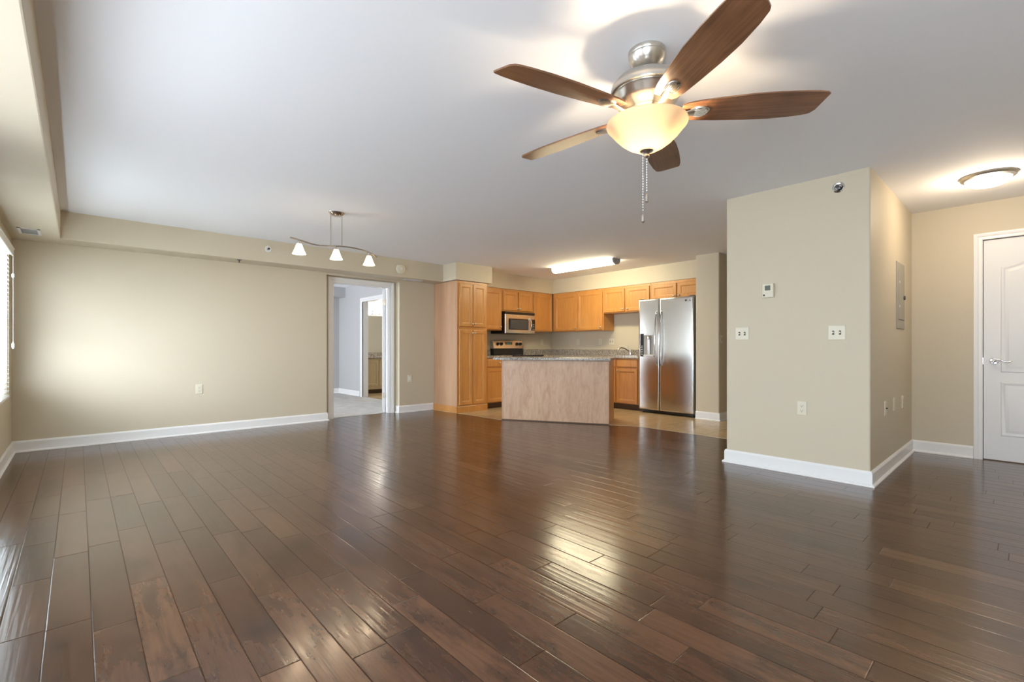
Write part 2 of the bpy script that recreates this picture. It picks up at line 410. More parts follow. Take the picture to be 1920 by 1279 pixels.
# bedroom and bathroom beyond the doorway
boxes('wall_bedroom', 'bedwall', [
    (-0.75, 4.48, 10.85, 11.0, 0, H),
    (-0.65, -0.49, 7.06, 8.3, 0, H), (-0.65, -0.49, 10.1, 11.0, 0, H), (-0.65, -0.49, 8.3, 10.1, 0, 0.56), (-0.65, -0.49, 8.3, 10.1, 2.0, H),
    (4.48, 4.60, 9.66, 10.95, 0, H), (4.48, 4.60, 7.06, 8.68, 0, H), (4.48, 4.60, 8.68, 9.66, 2.06, H),
    (-0.6, 4.48, 10.50, 10.85, 2.2, H), (-0.5, 2.70, 7.06, 7.075, 0, H), (3.79, 4.48, 7.06, 7.075, 0, H)], label='cool grey bedroom walls seen through the doorway')
boxes('wall_bathroom', 'bathwall', [(4.6, 7.4, 10.75, 10.9, 0, H), (7.2, 7.4, 8.0, 10.9, 0, H), (4.6, 7.4, 7.9, 8.02, 0, H)])
bm = bm_new(); sweep(bm, [(4.48, 9.745), (4.48, 10.85), (2.0, 10.85), (-0.49, 10.85)], BP); struct('baseboard_bedroom', bm, 'trimw')

def casing(bm, w, pts, face, axis, back=0.012):
    """mitred casing round a doorway; pts=(a0,a1,top) the inner opening; axis 'x' spans X in the plane y=face, 'y' spans Y in x=face"""
    a0, a1, top = pts
    prof = [(0, -back), (0, 0.006), (0.10, 0.010), (0.45, 0.010), (0.55, 0.014), (0.85, 0.018), (1.0, 0.018), (1.0, -back)]
    b2 = bm_new(); sweep(b2, [(a0, 0), (a0, top), (a1, top), (a1, 0)], [(o * w, d) for o, d in prof])
    for v in b2.verts:
        u, z, d = v.co
        v.co = (u, face - d, z) if axis == 'x' else (face - d, u, z)
    me = bpy.data.meshes.new('tmp'); b2.to_mesh(me); b2.free(); bm.from_mesh(me); bpy.data.meshes.remove(me)
# bedroom doorway trim
bm = bm_new(); casing(bm, 0.085, (DX0, DX1, DZ), 6.970, 'x')
box(bm, DX0 - 0.02, DX0, 6.97, 7.075, 0, DZ); box(bm, DX1, DX1 + 0.02, 6.97, 7.075, 0, DZ); box(bm, DX0 - 0.02, DX1 + 0.02, 6.97, 7.075, DZ, DZ + 0.02)
box(bm, DX0, DX0 + 0.01, 7.0, 7.035, 0, DZ); box(bm, DX1 - 0.01, DX1, 7.0, 7.035, 0, DZ)
struct('trim_5', bm, 'trimw', label='white casing of the bedroom doorway')
# bathroom doorway trim
bm = bm_new(); casing(bm, 0.085, (8.72, 9.62, 2.03), 4.480, 'y')
box(bm, 4.472, 4.61, 9.62, 9.66, 0, 2.03); box(bm, 4.472, 4.61, 8.68, 8.72, 0, 2.03); box(bm, 4.472, 4.61, 8.68, 9.66, 2.03, 2.07)
struct('trim_6', bm, 'trimw', label='white casing of the bathroom doorway')
# entry door trim
bm = bm_new(); casing(bm, 0.06, (EY0, EY1, EZ), XE, 'y')
box(bm, XE - 0.004, XE + 0.06, EY1 - 0.001, EY1 + 0.012, 0, EZ + 0.012); box(bm, XE - 0.004, XE + 0.06, EY0 - 0.012, EY0 + 0.001, 0, EZ + 0.012); box(bm, XE - 0.004, XE + 0.06, EY0 - 0.012, EY1 + 0.012, EZ, EZ + 0.012)
struct('trim_7', bm, 'trimw', label='white casing of the entry door')

# doors ------------------------------------------------------------
def door_leaf(name, W, Hd, T, loc, rz, label, both=False):
    """local: hinge/left edge at x=0, leaf along +x, front faces -y"""
    e = bpy.data.objects.new(name, None); C.objects.link(e); e.location = loc; e.rotation_euler = (0, 0, rz)
    e['kind'] = 'structure'; e['label'] = label
    bm = bm_new(); box(bm, 0.002, W - 0.002, 0.0, T, 0.006, Hd, bev=0.002)
    obj('door_slab', bm, 'doorw', e)
    m = 0.115
    def arch(x0, x1, z0, z1, rise, n=14):
        pts = [(x0, z0), (x1, z0), (x1, z1)]
        for i in range(1, n):
            k = i / n; x = x1 + (x0 - x1) * k
            pts.append((x, z1 + rise * (0.5 - 0.5 * math.cos(2 * PI * min(k, 1 - k) / 1.0)) if True else z1))
        pts.append((x0, z1)); return pts
    prof = [(0.0, -0.0005), (0.006, 0.004 - 0.010), (0.016, -0.006), (0.024, 0.0015 - 0.002), (0.034, -0.0008), (0.052, -0.007), (0.056, -0.0075)]
    for y in ([0.0] if not both else [0.0]):
        bm = bm_new(); relief(bm, arch(m, W - m, 0.825, 1.80, 0.09), prof, 0.004)
        obj('upper_panel', bm, 'doorw', e, smooth=True)
        bm = bm_new(); relief(bm, rect(m, W - m, 0.235, 0.735), prof, 0.004)
        obj('lower_panel', bm, 'doorw', e, smooth=True)
    return e
def lever(parent, x, z, sx=1, y=0.0):
    bm = bm_new(); R = Matrix.Translation((x, y, z)) @ Matrix.Rotation(PI / 2, 4, 'X')
    lathe(bm, [(0.033, 0.0), (0.033, 0.004), (0.028, 0.010), (0.014, 0.012), (0.011, 0.045), (0.013, 0.052), (0.008, 0.056)], 28, R)
    pts = [(x, y - 0.05, z)] + [(x + sx * 0.115 * k / 8, y - 0.052 - 0.006 * math.sin(PI * k / 8), z + 0.010 * math.sin(2 * PI * k / 8) + 0.002) for k in range(1, 9)]
    tube(bm, pts, [0.009] + [(0.0085 - 0.0004 * k, 0.0065) for k in range(8)], 12)
    return obj('door_handle', bm, 'chrome', parent, smooth=True)
d1 = door_leaf('door_1', 0.86, 2.0, 0.035, (DX1 - 0.014, 7.065, 0), math.radians(63.6), 'white bedroom door standing open beyond the doorway')
for z in (0.28, 1.79):
    bm = bm_new(); box(bm, -0.003, 0.003, -0.004, 0.037, z - 0.045, z + 0.045); box(bm, -0.012, 0.0, -0.012, -0.0, z - 0.045, z + 0.045, bev=0.003)
    obj('hinge', bm, 'nickel', d1)
bm = bm_new()
lever(d1, 0.80, 1.0, -1)
bm.free()
d2 = door_leaf('door_2', EY1 - EY0 - 0.006, EZ - 0.004, 0.04, (XE + 0.022, EY1 - 0.003, 0), -PI / 2, 'white two-panel entry door')
lever(d2, 0.072, 0.928, 1)
bm = bm_new(); box(bm, -0.002, 0.004, -0.004, 0.02, 0.895, 0.96); obj('latch_plate', bm, 'chrome', d2)
bm = bm_new(); box(bm, 0.0, EY1 - EY0 - 0.006, -0.01, 0.04, 0.0, 0.007); obj('threshold', bm, 'toe', d2)

# windows ------------------------------------------------------------
for i, (y0, y1) in enumerate(WINS):
    e = bpy.data.objects.new('window_%d' % (i + 1), None); C.objects.link(e); e['kind'] = 'structure'
    x0, x1 = XW - 0.15, XW - 0.10
    bm = bm_new()
    for a in ((y0, y0 + 0.05, WZ0, WZ1), (y1 - 0.05, y1, WZ0, WZ1), (y0, y1, WZ0, WZ0 + 0.05), (y0, y1, WZ1 - 0.05, WZ1), ((y0 + y1) / 2 - 0.02, (y0 + y1) / 2 + 0.02, WZ0, WZ1), (y0, y1, 1.26, 1.30)):
        box(bm, x0, x1, *a)
    obj('window_frame', bm, 'trimw', e)
    part_box('window_pane', 'glass', e, x0 + 0.02, x0 + 0.024, y0 + 0.04, y1 - 0.04, WZ0 + 0.04, WZ1 - 0.04)
    part_box('window_sill', 'wall', e, XW - 0.10, XW + 0.004, y0, y1, WZ0 - 0.001, WZ0 + 0.006)
e = bpy.data.objects.new('window_4', None); C.objects.link(e); e['kind'] = 'structure'
bm = bm_new()
for a in ((8.3, 8.36, 0.56, 2.0), (10.04, 10.1, 0.56, 2.0), (8.3, 10.1, 0.56, 0.62), (8.3, 10.1, 1.94, 2.0), (9.18, 9.22, 0.56, 2.0)): box(bm, -0.63, -0.58, *a)
obj('window_frame', bm, 'trimw', e)
# blinds
def blind(y0, y1, label):
    t = thing('window_blind', label, 'window blind', (XW + 0.012, y0, 0))
    L = y1 - y0
    bm = bm_new(); box(bm, -0.058, 0.022, 0.006, L - 0.006, 1.925, 1.988)
    box(bm, 0.018, 0.032, 0.0, L, 1.915, 1.998, bev=0.004); box(bm, 0.028, 0.037, 0.0, L, 1.972, 1.985, bev=0.002)
    obj('headrail', bm, 'whitep', t)
    bm = bm_new(); n = 33
    for k in range(n):
        z = 0.615 + k * (1.925 - 0.615) / n
        R = Matrix.Translation((-0.02, 0, z)) @ Matrix.Rotation(math.radians(12), 4, 'Y')
        box(bm, -0.025, 0.025, 0.012, L - 0.012, -0.0012, 0.0012, mtx=R)
    obj('slats', bm, 'slat', t)
    part_box('bottom_rail', 'whitep', t, -0.045, 0.005, 0.012, L - 0.012, 0.583, 0.602, bev=0.003)
    for yy in (0.12, L / 2, L - 0.12):
        bm = bm_new(); tube(bm, [(0.007, yy, 0.6), (0.007, yy, 1.93)], 0.0012, 6); tube(bm, [(-0.046, yy, 0.6), (-0.046, yy, 1.93)], 0.0012, 6)
        obj('ladder_cord', bm, 'whitep', t)
    bm = bm_new()
    tube(bm, [(0.03, L - 0.05, 1.93), (0.03, L - 0.05, 1.10)], 0.0022, 6); lathe(bm, [(0.004, 0), (0.011, 0.015), (0.012, 0.045), (0.004, 0.065)], 12, Matrix.Translation((0.03, L - 0.05, 1.04)))
    lathe(bm, [(0.004, 0), (0.011, 0.012), (0.012, 0.035), (0.004, 0.05)], 12, Matrix.Translation((0.03, L - 0.05, 1.70)))
    obj('pull_cord', bm, 'whitep', t, smooth=True)
blind(WINS[0][0] + 0.01, WINS[0][1] - 0.01, 'white horizontal slat blind hanging in the window at the left edge')

# ------------------------------------------------------------------ ceiling fan
FX, FY = 1.94, 1.195
fan = thing('ceiling_fan', 'brushed nickel ceiling fan with five walnut blades and a lit glass bowl', 'ceiling fan', (FX, FY, 0))
bm = bm_new(); lathe(bm, [(0.084, 2.419), (0.084, 2.408), (0.080, 2.400), (0.082, 2.394), (0.074, 2.372), (0.052, 2.348), (0.036, 2.338), (0.030, 2.338)], 48)
obj('canopy', bm, 'nickel', fan, True)
bm = bm_new(); lathe(bm, [(0.012, 2.365), (0.026, 2.355), (0.032, 2.340), (0.026, 2.328), (0.014, 2.322), (0.014, 2.30)], 32)
obj('hanger_ball', bm, 'black', fan, True, 'black hanger ball')
bm = bm_new(); lathe(bm, [(0.015, 2.312), (0.060, 2.312), (0.105, 2.303), (0.140, 2.283), (0.160, 2.258), (0.165, 2.236), (0.162, 2.226), (0.154, 2.222), (0.156, 2.216), (0.150, 2.210), (0.138, 2.186), (0.116, 2.164), (0.092, 2.154), (0.086, 2.146), (0.062, 2.142), (0.060, 2.136)], 64)
obj('motor_housing', bm, 'nickel', fan, True)
bm = bm_new(); lathe(bm, [(0.050, 2.140), (0.056, 2.134), (0.050, 2.126), (0.044, 2.122), (0.050, 2.114), (0.046, 2.106), (0.036, 2.100), (0.034, 2.082), (0.05, 2.078), (0.05, 2.072), (0.01, 2.070)], 48)
obj('switch_housing', bm, 'nickel', fan, True)
outer = [(0.181, 2.090), (0.183, 2.085), (0.181, 2.078), (0.172, 2.068), (0.162, 2.056), (0.144, 2.034), (0.118, 2.008), (0.086, 1.984), (0.050, 1.965), (0.015, 1.957)]
inner = [(0.015, 1.962), (0.050, 1.970), (0.086, 1.989), (0.118, 2.013), (0.142, 2.038), (0.160, 2.060), (0.174, 2.076), (0.176, 2.088)]
bm = bm_new(); lathe(bm, outer + inner + [outer[0]], 72, cap=False)
obj('glass_bowl', bm, 'bowl', fan, True, 'lit alabaster glass bowl')
bm = bm_new(); lathe(bm, [(0.0, 1.985), (0.012, 1.985), (0.012, 1.972), (0.030, 1.970), (0.032, 1.963), (0.026, 1.956), (0.014, 1.950), (0.011, 1.944), (0.013, 1.936), (0.008, 1.929), (0.0, 1.926)], 32, cap=False)
obj('finial', bm, 'nickel', fan, True)
for k in range(3):
    a = math.radians(20 + 120 * k); bm = bm_new()
    bmesh.ops.create_uvsphere(bm, u_segments=20, v_segments=12, radius=0.024, matrix=Matrix.Translation((0.06 * math.cos(a), 0.06 * math.sin(a), 2.03)))
    obj('light_bulb', bm, 'bulb', fan, True)
bm = bm_new(); tube(bm, [(0.0, 0, 2.07), (0.0, 0, 1.98)], 0.006, 8); obj('centre_rod', bm, 'nickel', fan, True)
def chain(dx, dy, z0, z1):
    bm = bm_new(); z = z0
    tube(bm, [(dx, dy, z0), (dx, dy, z1)], 0.0014, 6)
    n = int((z0 - z1) / 0.012)
    for k in range(n): bmesh.ops.create_icosphere(bm, subdivisions=1, radius=0.0026, matrix=Matrix.Translation((dx, dy, z0 - k * 0.012)))
    c = obj('pull_chain', bm, 'chrome', fan, True)
    bm = bm_new(); lathe(bm, [(0.003, z1), (0.006, z1 - 0.006), (0.008, z1 - 0.016), (0.0065, z1 - 0.026), (0.009, z1 - 0.034), (0.005, z1 - 0.040)], 16, Matrix.Translation((dx, dy, 0)))
    obj('chain_pull', bm, 'nickel', c, True)
rtv = Vector((math.sin(YAW), -math.cos(YAW), 0))
chain(0.0, 0.0, 1.935, 1.762)
chain(-0.013, 0.012, 1.953, 1.668)
def blade_outline():
    pts = []
    # (x, half width +, half width -) from root to tip
    ctl = [(0.155, 0.040, 0.040), (0.175, 0.052, 0.052), (0.22, 0.062, 0.062), (0.32, 0.072, 0.073), (0.45, 0.081, 0.083), (0.56, 0.083, 0.084), (0.66, 0.076, 0.079), (0.715, 0.067, 0.074), (0.728, 0.060, 0.071), (0.735, 0.050, 0.069)]
    up = [(x, a) for x, a, b in ctl]; lo = [(x, -b) for x, a, b in ctl]
    lo += [(0.752, -0.066), (0.762, -0.058)]; up += [(0.742, 0.040)]
    return up[::-1] + lo      # tip + side -> root -> tip - side
PH = 22
for k in range(5):
    a = math.radians(PH + 72 * k)
    R = Matrix.Rotation(a, 4, 'Z') @ Matrix.Translation((0, 0, 2.135)) @ Matrix.Rotation(math.radians(-12), 4, 'X')
    bm = bm_new(); prism(bm, blade_outline(), -0.0035, 0.0035, None)
    o = obj('blade', bm, 'blade', fan); o.matrix_local = R
    bm = bm_new()
    lathe(bm, [(0.001, -0.0135), (0.020, -0.0125), (0.032, -0.009), (0.036, -0.0036)], 28, Matrix.Translation((0.232, 0, 0)) @ Matrix.Diagonal((1.25, 0.85, 1, 1)), cap=False)
    for j in range(7):
        yy = -0.024 + j * 0.008; hl = 0.036 * math.sqrt(max(0.02, 1 - (yy / 0.03) ** 2))
        tube(bm, [(0.232 - hl, yy, -0.0125), (0.232, yy * 1.0, -0.0155), (0.232 + hl, yy, -0.0115)], 0.002, 6)
    tube(bm, [(0.062, 0, -0.004), (0.10, 0, -0.014), (0.145, 0, -0.018), (0.175, 0, -0.014), (0.21, 0, -0.010)], [(0.006, 0.014), (0.006, 0.011), (0.006, 0.012), (0.007, 0.016), (0.006, 0.022)], 12)
    o2 = obj('blade_bracket', bm, 'nickel', fan, True); o2.matrix_local = R
def point(name, loc, power, col, r=0.03):
    l = bpy.data.lights.new(name, 'POINT'); l.energy = power; l.color = col; l.shadow_soft_size = r
    o = bpy.data.objects.new(name, l); C.objects.link(o); o.location = loc; return o
WARM = (1.0, 0.79, 0.54)
fp = point('fan_lamp', (FX, FY, 2.008), 19, WARM, 0.035)

# ------------------------------------------------------------------ pendant bar over the dining area
px, py = 1.92, 4.72
pd = thing('pendant_light', 'nickel wavy bar pendant with three lit glass shades above the dining area', 'pendant light', (px, py, 0))
bm = bm_new(); lathe(bm, [(0.002, 2.420), (0.078, 2.420), (0.080, 2.414), (0.062, 2.388), (0.045, 2.380), (0.002, 2.378)], 36, Matrix.Diagonal((1.0, 0.75, 1, 1)), cap=False)
obj('canopy', bm, 'chrome', pd, True)
for dx in (-0.057, 0.057):
    bm = bm_new(); tube(bm, [(dx, 0, 2.385), (dx, 0, 2.075)], 0.0055, 10); obj('stem', bm, 'nickel', pd, True)
BARZ = [(-0.60, 2.10), (-0.44, 2.094), (-0.34, 2.080), (-0.2, 2.060), (-0.06, 2.070), (0.06, 2.083), (0.2, 2.083), (0.34, 2.062), (0.44, 2.022), (0.6, 1.95)]
def barz(x):
    for i in range(1, len(BARZ) - 2):
        (x0, a), (x1, b), (x2, c), (x3, d) = BARZ[i - 1:i + 3]
        if x1 <= x <= x2 + 1e-6:
            t = (x - x1) / (x2 - x1); m1 = (c - a) / (x2 - x0) * (x2 - x1); m2 = (d - b) / (x3 - x1) * (x2 - x1)
            return (2 * t**3 - 3 * t**2 + 1) * b + (t**3 - 2 * t**2 + t) * m1 + (-2 * t**3 + 3 * t**2) * c + (t**3 - t**2) * m2
    return 2.07
bm = bm_new(); pts = []; N_ = 40
for k in range(N_ + 1):
    x = -0.44 + 0.88 * k / N_; pts.append((x, 0.0, barz(x)))
tube(bm, pts, [(0.0075, 0.012)] * (N_ + 1), 10); obj('bar', bm, 'nickel', pd, True)
for x in (-0.36, 0.0, 0.35):
    z = barz(x); yy = 0.0
    T = Matrix.Translation((x, yy, z))
    bm = bm_new(); lathe(bm, [(0.003, 0.0), (0.010, -0.006), (0.010, -0.018), (0.018, -0.022), (0.022, -0.032), (0.020, -0.040), (0.002, -0.042)], 20, T, cap=False)
    sk = obj('lamp_holder', bm, 'nickel', pd, True)
    bm = bm_new(); lathe(bm, [(0.022, -0.036), (0.028, -0.050), (0.038, -0.080), (0.050, -0.110), (0.062, -0.134), (0.059, -0.134), (0.047, -0.109), (0.035, -0.079), (0.025, -0.050), (0.019, -0.037)], 32, T, cap=False)
    obj('lamp_shade', bm, 'shade', pd, True, 'lit frosted glass shade')
    bm = bm_new(); bmesh.ops.create_uvsphere(bm, u_segments=16, v_segments=10, radius=0.022, matrix=T @ Matrix.Translation((0, 0, -0.118)))
    obj('light_bulb', bm, 'bulb', pd, True)
    point('pendant_lamp', (px + x, py + yy, z - 0.135), 5, WARM, 0.03)

# ------------------------------------------------------------------ kitchen ceiling light and entry light
fl = thing('fluorescent_light', 'long lit fluorescent fixture on the kitchen ceiling', 'ceiling light', (6.07, 4.90, 0))
def wrap(w, h0, h1, n=14): return [(w * math.cos(PI + PI * i / n), h0 - (h0 - h1) * math.sin(PI * i / n) ** 0.7) for i in range(n + 1)]
bm = bm_new(); prof = wrap(0.088, 2.405, 2.335)
ra = [bm.verts.new((x, -0.62, z)) for x, z in prof]; rb = [bm.verts.new((x, 0.62, z)) for x, z in prof]
for i in range(len(prof) - 1): bm.faces.new((ra[i], ra[i + 1], rb[i + 1], rb[i]))
bm.faces.new(ra); bm.faces.new(rb)
obj('diffuser', bm, 'fluo', fl, True, 'glowing wraparound diffuser')
part_box('base_tray', 'whitep', fl, -0.075, 0.075, -0.63, 0.63, 2.404, 2.42)
for s in (-1, 1):
    bm = bm_new(); prof = wrap(0.094, 2.418, 2.328)
    prism(bm, [(x, z) for x, z in prof], 0, 0.022, Matrix.Translation((0, s * 0.62 + (0.022 if s > 0 else 0), 0)) @ Matrix.Rotation(PI / 2, 4, 'X'))
    obj('end_cap', bm, 'grille', fl, False, 'grey end cap')
fm = thing('flush_ceiling_light', 'round lit flush ceiling light near the entry door', 'ceiling light', (5.33, 0.22, 0))
bm = bm_new(); lathe(bm, [(0.002, 2.42), (0.168, 2.42), (0.170, 2.412), (0.160, 2.396), (0.138, 2.388), (0.132, 2.392)], 56, cap=False); obj('metal_ring', bm, 'nickel', fm, True)
bm = bm_new(); lathe(bm, [(0.135, 2.392), (0.132, 2.378), (0.118, 2.358), (0.090, 2.342), (0.050, 2.333), (0.001, 2.331)], 48, cap=False); obj('glass_dome', bm, 'flushglass', fm, True, 'lit white glass dome')
point('entry_lamp', (5.33, 0.22, 2.25), 9, (1.0, 0.80, 0.58), 0.1)

# ------------------------------------------------------------------ small wall fittings; local: faces -y, centre at origin
def plate_thing(name, label, cat, loc, rz, kind, gang=1, group=None, wdt=0.072):
    t = thing(name, label, cat, loc, rz, group)
    W = wdt if gang == 1 else 0.118
    bm = bm_new(); relief(bm, rect(-W / 2, W / 2, -0.058, 0.058), [(0, -0.003), (0.003, -0.006), (0.006, -0.0065)], 0.0)
    obj('cover_plate', bm, 'plate', t)
    if kind == 'outlet':
        for z in (-0.02, 0.02):
            bm = bm_new(); lathe(bm, [(0.0165, 0.0), (0.0165, 0.0025), (0.001, 0.0026)], 20, Matrix.Translation((0, -0.0064, z)) @ Matrix.Rotation(PI / 2, 4, 'X'), cap=False)
            s = obj('socket', bm, 'plate', t, True)
            bm = bm_new(); box(bm, -0.0075, -0.0052, -0.0095, -0.0085, z - 0.002, z + 0.007); box(bm, 0.0052, 0.0075, -0.0095, -0.0085, z - 0.002, z + 0.006)
            box(bm, -0.003, 0.003, -0.0095, -0.0085, z - 0.011, z - 0.006); obj('slot', bm, 'slot', s)
    if kind == 'switch':
        for x in ([0] if gang == 1 else [-0.023, 0.023]):
            bm = bm_new(); box(bm, x - 0.0045, x + 0.0045, -0.018, -0.006, -0.004, 0.007)
            s = obj('toggle', bm, 'plate', t)
            bm = bm_new(); box(bm, x - 0.0075, x + 0.0075, -0.0068, -0.006, -0.016, 0.016); obj('toggle_recess', bm, 'slot', s)
    if kind == 'rocker':
        part_box('rocker', 'whitep', t, -0.0165, 0.0165, -0.010, -0.005, -0.033, 0.033, bev=0.001)
    if kind == 'jack':
        bm = bm_new(); lathe(bm, [(0.006, 0), (0.006, 0.01), (0.003, 0.012)], 12, Matrix.Translation((0, -0.006, 0)) @ Matrix.Rotation(PI / 2, 4, 'X')); obj('cable_jack', bm, 'slot', t)
    return t
mX = -PI / 2   # faces -X
plate_thing('wall_outlet', 'ivory outlet low on the long wall between window and bedroom doorway', 'outlet', (1.092, YL, 0.545), 0, 'outlet')
plate_thing('wall_outlet', 'ivory wall plate low between the bedroom doorway and the pantry', 'outlet', (4.01, YL, 0.55), 0, 'rocker')
plate_thing('light_switch', 'double switch plate at the kitchen edge of the partition wall, below the thermostat', 'light switch', (4.42, 1.748, 1.178), mX, 'switch', 2)
plate_thing('light_switch', 'double switch plate near the entry corner of the partition wall', 'light switch', (4.42, 1.026, 1.170), mX, 'switch', 2)
plate_thing('wall_outlet', 'ivory outlet low in the middle of the partition wall', 'outlet', (4.42, 1.270, 0.550), mX, 'outlet')
plate_thing('light_switch', 'small switch plate on the hall side past the refrigerator', 'light switch', (6.85, 3.0, 1.178), 0, 'switch')
plate_thing('wall_outlet', 'leftmost of three ivory plates low beside the entry', 'outlet', (4.958, 0.81, 0.547), 0, 'jack')
plate_thing('wall_outlet', 'middle one of three ivory plates low beside the entry', 'outlet', (5.335, 0.81, 0.552), 0, 'blank')
plate_thing('wall_outlet', 'rightmost of three ivory plates low beside the entry', 'outlet', (5.755, 0.81, 0.540), 0, 'outlet')
plate_thing('wall_outlet', 'outlet above the counter just right of the range', 'outlet', (7.13, YL, 1.17), 0, 'outlet')
plate_thing('wall_outlet', 'outlet on the kitchen wall furthest left above the long counter', 'outlet', (7.41, 6.12, 1.17), mX, 'outlet')
plate_thing('wall_outlet', 'outlet on the kitchen wall under the cabinet end, left of the sink', 'outlet', (7.41, 5.57, 1.17), mX, 'outlet')
plate_thing('light_switch', 'switch on the kitchen wall just behind the faucet', 'light switch', (7.41, 5.31, 1.17), mX, 'switch', 2)
t = thing('thermostat', 'small square ivory thermostat on the partition wall', 'thermostat', (4.42, 1.526, 1.545), mX)
bm = bm_new(); relief(bm, rect(-0.047, 0.047, -0.060, 0.060), [(0, -0.022), (0.004, -0.027), (0.01, -0.027)], 0.0); obj('case', bm, 'plate', t)
part_box('display', 'lcd', t, -0.022, 0.022, -0.0285, -0.026, 0.002, 0.044)
part_box('button', 'slot', t, -0.036, -0.022, -0.030, -0.026, -0.046, -0.032, bev=0.001)
# sprinklers
def sprinkler(label, loc, rz, r=0.04, m='chrome'):
    t = thing('sprinkler_head', label, 'sprinkler', loc, rz); R = Matrix.Rotation(PI / 2, 4, 'X')
    bm = bm_new(); lathe(bm, [(r, 0.0), (r, 0.003), (r * 0.8, 0.008), (r * 0.62, 0.006), (r * 0.55, 0.002), (0.001, 0.001)], 32, R, cap=False); obj('escutcheon', bm, m, t, True)
    bm = bm_new(); lathe(bm, [(0.010, 0.0), (0.010, 0.018), (0.005, 0.020), (0.004, 0.034), (0.014, 0.035), (0.014, 0.037), (0.001, 0.038)], 20, R, cap=False)
    tube(bm, [(-0.009, -0.016, 0), (-0.012, -0.026, 0), (-0.003, -0.035, 0)], 0.002, 6); tube(bm, [(0.009, -0.016, 0), (0.012, -0.026, 0), (0.003, -0.035, 0)], 0.002, 6)
    obj('nozzle', bm, 'dgrey', t, True)
sprinkler('chrome sprinkler high on the partition wall', (4.42, 1.015, 2.315), mX, 0.042)
sprinkler('white-ringed sprinkler on the soffit left of the pendant', (1.78, 6.53, 2.305), 0, 0.038, 'whitep')
t = thing('sprinkler_head', 'tiny pendent sprinkler under the soffit over the long wall', 'sprinkler', (1.47, 6.60, SB))
bm = bm_new(); lathe(bm, [(0.028, 0), (0.026, -0.004), (0.008, -0.006), (0.006, -0.03), (0.016, -0.032), (0.002, -0.036)], 20, cap=False); obj('nozzle', bm, 'dgrey', t, True)
t = thing('smoke_detector', 'round ivory smoke detector on the soffit over the bedroom doorway', 'smoke detector', (3.655, 6.53, 2.262), 0)
bm = bm_new(); lathe(bm, [(0.075, 0), (0.075, 0.012), (0.068, 0.026), (0.045, 0.034), (0.040, 0.031), (0.035, 0.036), (0.001, 0.038)], 40, Matrix.Rotation(PI / 2, 4, 'X'), cap=False); obj('cover', bm, 'plate', t, True)
bm = bm_new(); lathe(bm, [(0.018, 0.035), (0.016, 0.041), (0.001, 0.042)], 20, Matrix.Rotation(PI / 2, 4, 'X'), cap=False); obj('test_button', bm, 'whitep', t, True)
def vent(label, loc, sx, sy):
    t = thing('air_vent', label, 'air vent', loc)
    bm = bm_new()
    for a in ((-sx, sx, -sy, -sy + 0.02), (-sx, sx, sy - 0.02, sy), (-sx, -sx + 0.02, -sy, sy), (sx - 0.02, sx, -sy, sy)): box(bm, a[0], a[1], a[2], a[3], -0.006, 0)
    obj('frame', bm, 'whitep', t)
    bm = bm_new(); n = 7
    for k in range(n):
        yy = -sy + 0.025 + (2 * sy - 0.05) * (k + 0.5) / n; R = Matrix.Translation((0, yy, -0.003)) @ Matrix.Rotation(0.6, 4, 'X')
        box(bm, -sx + 0.02, sx - 0.02, -0.006, 0.006, -0.0006, 0.0006, mtx=R)
    obj('louvers', bm, 'whitep', t); part_box('duct_backing', 'grille', t, -sx + 0.02, sx - 0.02, -sy + 0.02, sy - 0.02, -0.0008, 0.0)
vent('white air vent under the soffit above the window', (-0.335, 6.30, SB - 0.0002), 0.075, 0.15)
vent('white air vent under the soffit right of the bedroom doorway', (3.98, 6.695, SB - 0.0002), 0.16, 0.075)
# electrical panel
t = thing('electrical_panel', 'tall narrow painted breaker panel on the entry side of the partition', 'electrical panel', (5.62, 0.81, 1.53), 0)
bm = bm_new(); relief(bm, rect(-0.19, 0.19, -0.305, 0.305), [(0, -0.004), (0.004, -0.008), (0.01, -0.008)], 0); obj('frame', bm, 'panelp', t)
bm = bm_new(); relief(bm, rect(-0.12, 0.16, -0.22, 0.24), [(0, -0.010), (0.003, -0.013), (0.006, -0.013)], -0.004); dd = obj('door', bm, 'panelp', t)
bm = bm_new(); lathe(bm, [(0.020, 0), (0.020, 0.010), (0.012, 0.014)], 20, Matrix.Translation((0.12, -0.012, -0.01)) @ Matrix.Rotation(PI / 2, 4, 'X')); obj('latch', bm, 'dgrey', dd, True, 'dark round latch')
for z in (0.12, -0.10):
    bm = bm_new(); lathe(bm, [(0.010, 0), (0.010, 0.004)], 12, Matrix.Translation((-0.10, -0.013, z)) @ Matrix.Rotation(PI / 2, 4, 'X')); obj('screw', bm, 'whitep', t, True)

